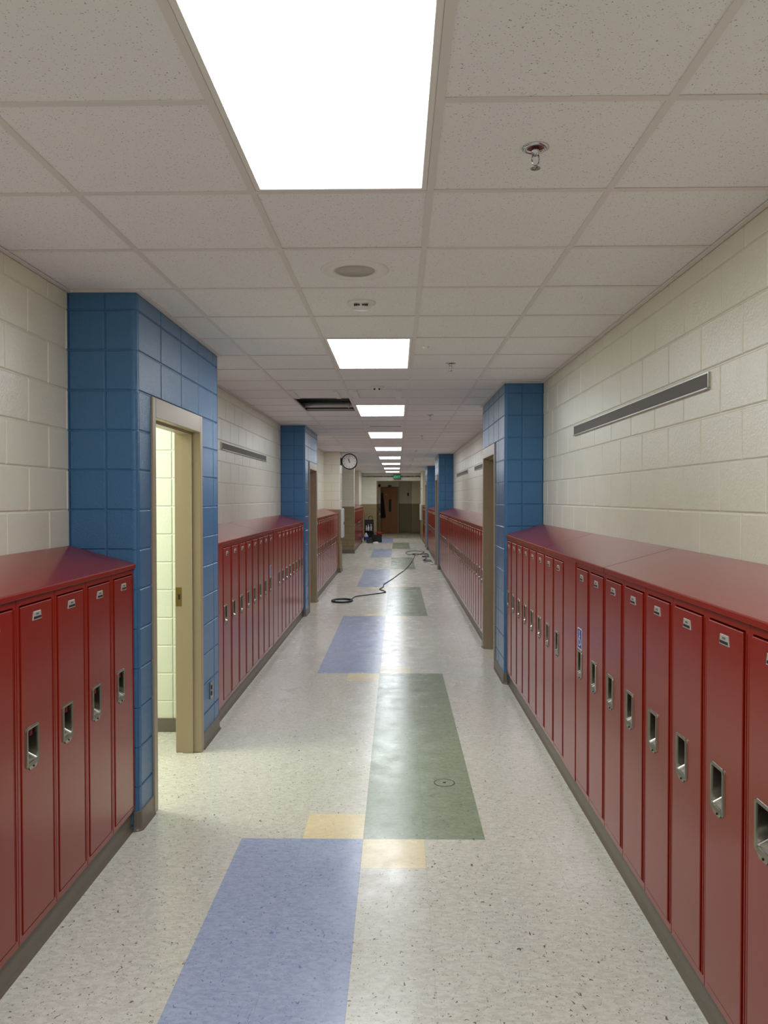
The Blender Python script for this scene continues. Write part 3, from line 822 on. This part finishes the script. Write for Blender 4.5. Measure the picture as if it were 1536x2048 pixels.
for (x, y, rr, l) in ((0.369, 5.418, 0.022, 'tiny white sensor disc in the tile beside the second ceiling light'), (-0.036, 10.55, 0.06, 'flat white ceiling disc just past the third light'), (-0.02, 14.2, 0.06, 'flat white ceiling disc just past the fourth light')):
    m = MB(); m.lathe([(rr, 0), (rr, -0.006), (rr * 0.8, -0.012), (rr * 0.3, -0.014), (0, -0.014)], M['white'], n=24, cap0=False); tag(m.build('ceiling_sensor', None, (x, y, ZF)), l, 'sensor')
# slot air outlet
t = thing('slot_diffuser', 'white linear air diffuser with one dark slot, past the third light', 'vent', (0.0, 11.41, ZF))
m = MB(); m.box((-0.27, -0.09, -0.004), (0.27, 0.09, -0.0005), M['white']); part(t, m, 'plate')
m = MB(); m.box((-0.225, -0.03, -0.0052), (0.225, 0.03, -0.0038), M['dark']); part(t, m, 'slot')
# short white strips set in the tiles before the open hole
for x, l in ((-0.868, 'white ceiling strip before the open ceiling hole, nearest the side wall'), (-0.437, 'white ceiling strip before the open ceiling hole, nearest the light'), (-0.245, 'white ceiling strip before the third light, beside the open hole'), (0.186, 'white ceiling strip before the third light, nearest the sprinklers')):
    m = MB(); m.box((x - 0.024, 7.62, ZC - 0.010), (x + 0.024, 8.14, ZC + 0.0025), M['white']); tag(m.build('ceiling_strip'), l, 'strip', 'short white ceiling strips')
# ducts seen through the open tile
def duct(y, z, r_, label):
    t = thing('air_duct', label, 'duct', (0, y, z))
    m = MB(); m.lathe([(r_, -1.70), (r_, 1.70)], M['duct'], axis='x', n=28); part(t, m, 'pipe')
    for k in range(-2, 3):
        m = MB(); m.lathe([(r_, k * 0.62 - 0.42), (r_ + 0.006, k * 0.62 - 0.415), (r_ + 0.006, k * 0.62 - 0.40), (r_, k * 0.62 - 0.395)], M['duct'], axis='x', n=28, cap0=False, cap1=False); part(t, m, 'band')
duct(9.58, 2.965, 0.085, 'round galvanised duct crossing above the open ceiling tile')
duct(9.30, 2.825, 0.035, 'thin metal pipe crossing low above the open ceiling tile')
m = MB(); m.cbox((-1.05, 9.9, 2.95), (-0.62, 10.3, 3.03), M['white'], 0.004); tag(m.build('cable_tray'), 'pale flat tray glimpsed through the open ceiling tile', 'tray')

# ------------------------------------------------------------------ wall strips
def strip(side, y0, y1, label, z0=2.168, z1=2.242):
    wd = y1 - y0; loc, rot = ((WX, y1, 0), ROTR) if side == 'R' else ((-WX, y0, 0), ROTL)
    t = thing('display_strip', label, 'display strip', loc, rot, 'grey display strips')
    m = MB(); m.box((0.006, -0.007, z0 + 0.008), (wd - 0.006, -0.0005, z1 - 0.004), M['rail']); part(t, m, 'panel')
    m = MB(); m.cbox((0, -0.016, z0), (wd, -0.0004, z0 + 0.009), M['alu'], 0.002); part(t, m, 'bottom_rail')
    m = MB(); m.box((0, -0.009, z1 - 0.005), (wd, -0.0004, z1), M['alu']); part(t, m, 'top_rail')
    for x in (0, wd - 0.006):
        m = MB(); m.box((x, -0.010, z0 + 0.009), (x + 0.006, -0.0004, z1 - 0.005), M['alu']); part(t, m, 'end_cap')
strip('R', 3.324, 5.834, 'long grey display strip on the cream wall above the front lockers')
strip('L', 7.34, 9.84, 'grey display strip on the cream wall past the open doorway')
strip('R', 10.8, 13.29, 'grey display strip beyond the shut doorway, partly hidden by it')
strip('R', 14.62, 17.25, 'far grey display strip before the second blue bay')

# ------------------------------------------------------------------ small fittings
t = thing('power_outlet', 'steel power outlet low on the blue bay past the open doorway', 'outlet', (-BX, 5.458, 0.347), ROTL)
m = MB(); m.cbox((-0.036, -0.005, -0.06), (0.036, -0.0002, 0.06), M['steel'], 0.002); part(t, m, 'plate')
for s in (-1, 1):
    m = MB(); m.lathe([(0.017, -0.005), (0.017, -0.007)], M['black'], (0, 0, s * 0.021), 'y', 16); part(t, m, 'receptacle')
t = thing('floor_cleanout', 'round floor cover with a dark ring on the near green tiles', 'floor cover', (0.453, 4.628, 0.0))
m = MB(); m.lathe([(0.057, 0.0001), (0.057, 0.0008), (0.0, 0.0008)], M['tile_green'], n=40, smooth=False, cap0=False, cap1=False); part(t, m, 'cover')
m = MB(); m.lathe([(0.063, 0.0001), (0.063, 0.0011), (0.058, 0.0011), (0.058, 0.0001)], M['black'], n=48, smooth=False, cap0=False, cap1=False); part(t, m, 'ring')
m = MB(); m.lathe([(0.009, 0.0009), (0.009, 0.0018), (0.0, 0.002)], M['black'], n=16, cap0=False, cap1=False); part(t, m, 'screw')

# clock on the pier
t = thing('wall_clock', 'round white clock with black rim, hung sideways from the pier', 'clock', (-0.925, 17.86, 2.545))
m = MB(); m.lathe([(0.178, 0.05), (0.184, 0.045), (0.184, -0.045), (0.178, -0.052), (0.163, -0.052), (0.160, -0.040)], M['black'], axis='y', n=48, cap0=True, cap1=False); part(t, m, 'rim')
m = MB(); m.lathe([(0.161, -0.041), (0, -0.041)], M['face'], axis='y', n=48, cap0=False, cap1=False); fc = part(t, m, 'dial')
def hand(ang, L, wd, y):
    a = R(ang); d = (math.sin(a), math.cos(a)); n = (d[1], -d[0]); m = MB()
    p = [(-0.03, -wd), (-0.03, wd), (L, wd * 0.5), (L, -wd * 0.5)]
    ring = [(d[0] * q + n[0] * s_, y, d[1] * q + n[1] * s_) for q, s_ in p]
    m.loops([ring, [(x, y - 0.0015, z) for x, _, z in ring]], M['black'], True, True); return m
part(t, hand(329, 0.075, 0.006, -0.044), 'hour_hand'); part(t, hand(350, 0.115, 0.004, -0.047), 'minute_hand')
def text_mesh(body, size, mat, depth=0.001):
    cu = bpy.data.curves.new('lettering', 'FONT'); cu.body = body; cu.size = size; cu.align_x = 'CENTER'; cu.align_y = 'CENTER'; cu.extrude = depth
    ob = bpy.data.objects.new('lettering', cu); COL.objects.link(ob)
    dg = bpy.context.evaluated_depsgraph_get(); me = bpy.data.meshes.new_from_object(ob.evaluated_get(dg)); me.name = 'lettering'
    bpy.data.objects.remove(ob); bpy.data.curves.remove(cu)
    me.materials.clear(); me.materials.append(mat); return me
for h in range(1, 13):
    a = R(30 * h); me = text_mesh(str(h), 0.042, M['black'])
    o = link('numeral', me, fc, (0.128 * math.sin(a), -0.0425, 0.128 * math.cos(a))); o.rotation_euler = (math.pi / 2, 0, 0)
m = MB(); m.cbox((-0.2045, -0.06, -0.085), (-0.180, 0.06, 0.085), M['black'], 0.004)
m.box((-0.180, -0.022, -0.025), (-0.160, 0.022, 0.025), M['black']); m.add([(-0.180, -0.03, -0.06), (-0.180, 0.03, -0.06), (-0.180, 0.03, 0.06), (-0.180, -0.03, 0.06), (-0.162, -0.02, -0.025), (-0.162, 0.02, -0.025), (-0.162, 0.02, 0.025), (-0.162, -0.02, 0.025)], [(0, 1, 5, 4), (1, 2, 6, 5), (2, 3, 7, 6), (3, 0, 4, 7)], M['black'])
part(t, m, 'bracket')

# exit sign
t = thing('exit_sign', 'dark green exit sign with lit letters, hung before the end wall', 'sign', (0.17, 32.9, 2.60))
m = MB(); m.cbox((-0.155, -0.025, -0.115), (0.155, 0.025, 0.110), M['exitbox'], 0.008); part(t, m, 'housing')
me = text_mesh('EXIT', 0.135, M['exitlit'], 0.002); o = link('lettering', me, t, (0, -0.0275, 0.0)); o.rotation_euler = (math.pi / 2, 0, 0); o['label'] = 'lit green letters EXIT'
m = MB(); m.lathe([(0.012, 0.108), (0.012, 0.153), (0.05, 0.155), (0.05, 0.1575)], M['white'], n=16); part(t, m, 'mount')

# extinguisher cabinets
def cabinet(x, y, z0, z1, sgn, label):
    t = thing('extinguisher_cabinet', label, 'cabinet', (x, y, z0), ROTL if sgn < 0 else ROTR)
    h = z1 - z0
    m = MB(); m.cbox((-0.15, -0.055, 0), (0.15, -0.0005, h), M['cabinet'], 0.006); part(t, m, 'body')
    m = MB(); m.cbox((-0.135, -0.064, 0.015), (0.135, -0.0555, h - 0.015), M['cabinet'], 0.004); d = part(t, m, 'door')
    m = MB(); m.cbox((-0.125, -0.080, h * 0.45), (-0.105, -0.0645, h * 0.55), M['steel'], 0.003); part(d, m, 'handle')
cabinet(-1.13, 17.98, 0.79, 1.465, -1, 'white steel cabinet on the pier below the clock')
cabinet(1.16, 31.9, 0.80, 1.46, 1, 'farther white steel cabinet, on the wall before the exit')
m = MB(); m.box((1.152, 31.35, 2.06), (1.1598, 31.75, 2.10), M['black']); tag(m.build('wall_plate'), 'small dark plate high on the cream wall above the farther white cabinet', 'plate')

# alcove fittings
m = MB(); m.lathe([(0.065, 0), (0.065, -0.05), (0.045, -0.07), (0.0, -0.075)], M['black'], (-0.685, 37.299, 2.30), 'y', 24, cap0=False); tag(m.build('alarm_horn'), 'round black alarm horn beside the wooden door', 'alarm')
t = thing('fire_alarm_pull', 'small red fire alarm pull beside the wooden door', 'alarm', (-0.675, 37.299, 1.17))
m = MB(); m.cbox((-0.038, -0.03, -0.055), (0.038, -0.0005, 0.055), M['brightred'], 0.004); part(t, m, 'body'); m = MB(); m.box((-0.02, -0.036, -0.02), (0.02, -0.0305, 0.0), M['ivory']); part(t, m, 'pull_bar')
t = thing('light_switch', 'pale light switch below the red fire alarm pull', 'switch', (-0.672, 37.299, 0.93))
m = MB(); m.cbox((-0.036, -0.006, -0.058), (0.036, -0.0005, 0.058), M['ivory'], 0.002); part(t, m, 'plate'); m = MB(); m.box((-0.006, -0.014, -0.012), (0.006, -0.0065, 0.012), M['ivory']); part(t, m, 'toggle')
m = MB(); m.cbox((0.66, 37.87, 1.80), (0.74, 37.8985, 1.96), M['black'], 0.005); tag(m.build('wall_box'), 'small black box on the dim alcove wall past the wooden door', 'box')
# coat hanging at the door edge
t = thing('hanging_coat', 'dark navy coat hanging at the edge of the wooden door', 'coat', (-0.54, 37.26, 0))
m = MB(); rings = []
for i, (z, w0, w1) in enumerate(((1.97, -0.02, 0.01), (1.90, -0.05, 0.03), (1.7, -0.07, 0.06), (1.4, -0.075, 0.09), (1.1, -0.08, 0.12), (0.80, -0.08, 0.16), (0.76, -0.075, 0.15))):
    ring = []
    for k in range(16):
        a = 2 * math.pi * k / 16; cx, hw = (w0 + w1) / 2, (w1 - w0) / 2
        ring.append((cx + hw * math.cos(a) * (1 + 0.06 * math.sin(5 * a)), 0.045 * math.sin(a) * (1 + 0.2 * math.cos(6 * a)) + 0.0, z))
    rings.append(ring)
m.loops(rings, M['fabric'], True, True, smooth=True); part(t, m, 'cloth')
m = MB(); m.tube([(-0.005, 0.114, 2.0), (-0.005, 0.06, 1.99), (-0.005, 0.02, 1.975), (-0.005, 0.01, 1.99)], 0.006, M['steel']); part(t, m, 'hook')

# ------------------------------------------------------------------ cleaning things
cx, cy = -0.93, 30.3
t = thing('cleaning_cart', 'upright black cleaning cart with a loop handle by the far lockers', 'cart', (cx, cy, 0))
m = MB(); m.cbox((-0.18, -0.02, 0.10), (0.18, 0.02, 0.86), M['black'], 0.008); part(t, m, 'back_panel')
m = MB(); m.cbox((-0.18, -0.26, 0.09), (0.18, -0.021, 0.13), M['black'], 0.008); part(t, m, 'base')
m = MB(); m.cbox((-0.17, -0.24, 0.40), (0.17, -0.021, 0.43), M['black'], 0.006); part(t, m, 'shelf')
m = MB(); m.tube([(-0.01, 0, 0.85), (-0.012, 0, 0.95), (0.01, 0, 0.995), (0.06, 0, 1.0), (0.115, 0, 0.995), (0.135, 0, 0.95), (0.133, 0, 0.85)], 0.014, M['black'], 8); part(t, m, 'handle')
for sx in (-1, 1):
    for yy in (-0.22, -0.03):
        m = MB(); m.lathe([(0.045, -0.018), (0.048, -0.01), (0.048, 0.01), (0.045, 0.018)], M['black'], (sx * 0.15, yy, 0.048), 'x', 16); part(t, m, 'wheel')
def bottle(x, y, z, h, rr, mat, label):
    t = thing('spray_bottle', label, 'bottle', (x, y, z))
    m = MB(); m.lathe([(rr * 0.95, 0), (rr, 0.01), (rr, h * 0.55), (rr * 0.4, h * 0.75), (rr * 0.4, h * 0.8)], mat, n=16); part(t, m, 'body')
    m = MB(); m.cbox((-rr * 0.45, -rr * 0.9, h * 0.8), (rr * 0.45, rr * 0.5, h), M['white'], 0.004); part(t, m, 'trigger_head')
bottle(cx - 0.10, cy - 0.13, 0.432, 0.20, 0.035, M['jug'], 'first pale spray bottle on the cart shelf, beside the lockers')
bottle(cx - 0.02, cy - 0.14, 0.432, 0.24, 0.04, M['paper'], 'middle white spray bottle on the cart shelf')
bottle(cx + 0.08, cy - 0.13, 0.432, 0.26, 0.035, M['jug'], 'pale spray bottle on the cart shelf, below the loop handle')
t = thing('mop', 'thin wooden mop leaning on the far lockers behind the cart', 'mop', (0, 0, 0))
m = MB(); m.tube([(-0.985, 30.36, 0.06), (-1.145, 30.39, 1.36)], 0.013, M['leaf'], 8); part(t, m, 'pole')
m = MB(); m.lathe([(0.05, 0.0), (0.06, 0.04), (0.02, 0.09)], M['paper'], (-0.98, 30.36, 0.0), 'z', 14); part(t, m, 'mop_head')
t = thing('water_jug', 'clear white jug with a blue label beside the black cart', 'jug', (-1.03, 29.75, 0))
m = MB(); m.lathe([(0.075, 0), (0.085, 0.015), (0.085, 0.26), (0.05, 0.32), (0.03, 0.34)], M['jug'], n=24); part(t, m, 'body')
m = MB(); m.lathe([(0.0858, 0.08), (0.0862, 0.085), (0.0862, 0.215), (0.0858, 0.22)], M['juglabel'], n=24, cap0=False, cap1=False); part(t, m, 'wrapper')
m = MB(); m.lathe([(0.034, 0.34), (0.034, 0.37)], M['paper'], n=16); part(t, m, 'cap')
t = thing('dustpan', 'black upright dustpan in front of the cleaning cart', 'dustpan', (-0.88, 29.35, 0))
m = MB(); m.add([(-0.15, -0.12, 0.0), (0.13, -0.12, 0.0), (0.10, 0.10, 0.0), (-0.11, 0.10, 0.0), (-0.15, -0.12, 0.01), (0.13, -0.12, 0.01), (0.07, 0.10, 0.22), (-0.06, 0.10, 0.22)], [(0, 1, 2, 3), (4, 5, 6, 7), (0, 1, 5, 4), (1, 2, 6, 5), (2, 3, 7, 6), (3, 0, 4, 7)], M['black']); part(t, m, 'pan')
m = MB(); m.tube([(0.0, 0.085, 0.21), (0.0, 0.12, 0.42), (0.0, 0.13, 0.58)], 0.012, M['black']); part(t, m, 'handle')
t = thing('tool_bag', 'black tool bag with a carry handle beside the cleaning cart', 'bag', (-0.615, 29.9, 0))
m = MB(); rr = [rrect(-0.19, 0.19, 0.0, 0.30, 0.03, y) for y in (-0.12, 0.12)]; m.loops([rrect(-0.18, 0.18, 0.0, 0.29, 0.03, -0.13)] + rr + [rrect(-0.18, 0.18, 0.0, 0.29, 0.03, 0.13)], M['black'], True, True); part(t, m, 'body')
m = MB(); m.tube([(-0.12, 0, 0.29), (-0.10, 0, 0.35), (-0.04, 0, 0.37), (0.0, 0, 0.35), (0.02, 0, 0.29)], 0.012, M['black']); part(t, m, 'handle')
t = thing('power_drill', 'red power drill lying on the black tool bag', 'tool', (-0.53, 29.82, 0.301))
m = MB(); m.cbox((-0.09, -0.035, 0.0), (0.10, 0.035, 0.10), M['brightred'], 0.015); part(t, m, 'body'); m = MB(); m.lathe([(0.03, 0.10), (0.026, 0.14), (0.012, 0.16)], M['black'], (0, 0, 0.05), 'x', 14); part(t, m, 'chuck')
m = MB(); m.cbox((-0.07, -0.06, 0.03), (-0.02, -0.0355, 0.09), M['brightred'], 0.008); part(t, m, 'grip')
m = MB()
pts = []
for i in range(14):
    a = 2 * math.pi * i / 14; q = 0.10 * (1 + 0.35 * math.sin(3 * a + 1) * math.cos(2 * a)); pts.append((q * 1.1 * math.cos(a), q * math.sin(a)))
m.loops([[(x, y, 0.0005) for x, y in pts], [(x * 0.95, y * 0.95, 0.02) for x, y in pts], [(x * 0.6, y * 0.6, 0.045 + 0.01 * math.sin(9 * x)) for x, y in pts], [(x * 0.2, y * 0.2, 0.03) for x, y in pts]], M['paper'], True, True, smooth=True)
tag(m.build('white_rag', None, (-0.66, 29.35, 0)), 'crumpled white rag on the floor before the tool bag', 'rag')
m = MB(); m.loops([[(x, y, 0.0005) for x, y in pts], [(x * 0.9, y * 0.9, 0.02) for x, y in pts], [(x * 0.5, y * 0.5, 0.035) for x, y in pts]], M['rag'], True, True, smooth=True)
tag(m.build('yellow_rag', None, (-1.08, 29.0, 0)), 'crumpled yellow rag on the floor before the jug', 'rag')

# ------------------------------------------------------------------ extension cord on the floor
def smooth_path(pts, n=6):
    out = []; P = [Vector(p) for p in pts]
    for i in range(len(P) - 1):
        a, b, c, d = P[max(i - 1, 0)], P[i], P[i + 1], P[min(i + 2, len(P) - 1)]
        for k in range(n):
            t = k / n
            out.append(0.5 * ((2 * b) + (c - a) * t + (2 * a - 5 * b + 4 * c - d) * t * t + (3 * b - a - 3 * c + d) * t ** 3))
    return out + [P[-1]]
CR = 0.0085
t = thing('extension_cord', 'long black extension cord coiled and snaking across the polished floor', 'cord')
coil = []
for i in range(4 * 20):
    a = 2 * math.pi * i / 20; k = i // 20
    coil.append((-0.74 + (0.172 - 0.011 * (k % 3)) * math.cos(a), 12.77 + (0.225 - 0.012 * (k % 3)) * math.sin(a), CR + 0.0035 * (i / 20)))
m = MB(); m.tube(coil, CR, M['cord'], 7); part(t, m, 'coil')
run = [(-0.576, 12.80, 0.024), (-0.585, 12.90, 0.014), (-0.592, 13.06, CR), (-0.566, 13.275, CR), (-0.499, 13.42, CR), (-0.307, 13.62, CR), (-0.085, 13.89, CR), (-0.040, 13.985, CR), (-0.064, 14.146, CR), (-0.147, 14.377, CR), (-0.153, 14.513, CR), (-0.096, 14.83, CR),
       (-0.098, 15.2, CR), (-0.057, 15.49, CR), (0.067, 16.27, CR), (0.204, 17.28, CR), (0.341, 18.25, CR), (0.482, 19.72, CR), (0.605, 21.31, CR), (0.677, 22.75, CR), (0.699, 23.27, CR + .012)]
m = MB(); m.tube(smooth_path(run), CR, M['cord'], 7); part(t, m, 'run')
loop = [(0.699, 23.27, CR + .012), (0.60, 23.15, CR + .012), (0.50, 23.3, CR), (0.438, 23.93, CR), (0.514, 24.63, CR), (0.77, 24.87, CR), (1.01, 24.57, CR), (0.973, 24.09, CR), (0.85, 23.45, CR), (0.72, 23.12, CR), (0.62, 23.2, CR + .02), (0.74, 23.4, CR + .02), (0.90, 23.3, CR), (1.10, 23.62, CR), (0.963, 23.8, CR),
        (1.02, 23.4, CR + .018), (1.10, 23.04, CR), (0.95, 22.7, CR), (0.896, 22.4, CR), (1.08, 22.5, CR), (1.02, 22.2, CR + .016), (0.90, 22.45, CR + .018), (1.0, 22.0, CR), (0.873, 21.1, CR), (1.09, 21.25, CR), (1.05, 20.85, CR), (0.897, 20.7, CR), (0.9, 21.0, CR + .017), (1.06, 20.9, CR + .017), (1.08, 20.3, CR), (1.03, 19.9, CR), (1.05, 19.76, CR)]
m = MB(); m.tube(smooth_path(loop), CR, M['cord'], 7); part(t, m, 'far_loop')
m = MB(); m.lathe([(0.018, 0), (0.024, 0.01), (0.024, 0.05), (0.012, 0.07)], M['paper'], (1.02, 19.74, 0.025), 'x', 14); p_ = part(t, m, 'plug'); p_['label'] = 'white plug end'
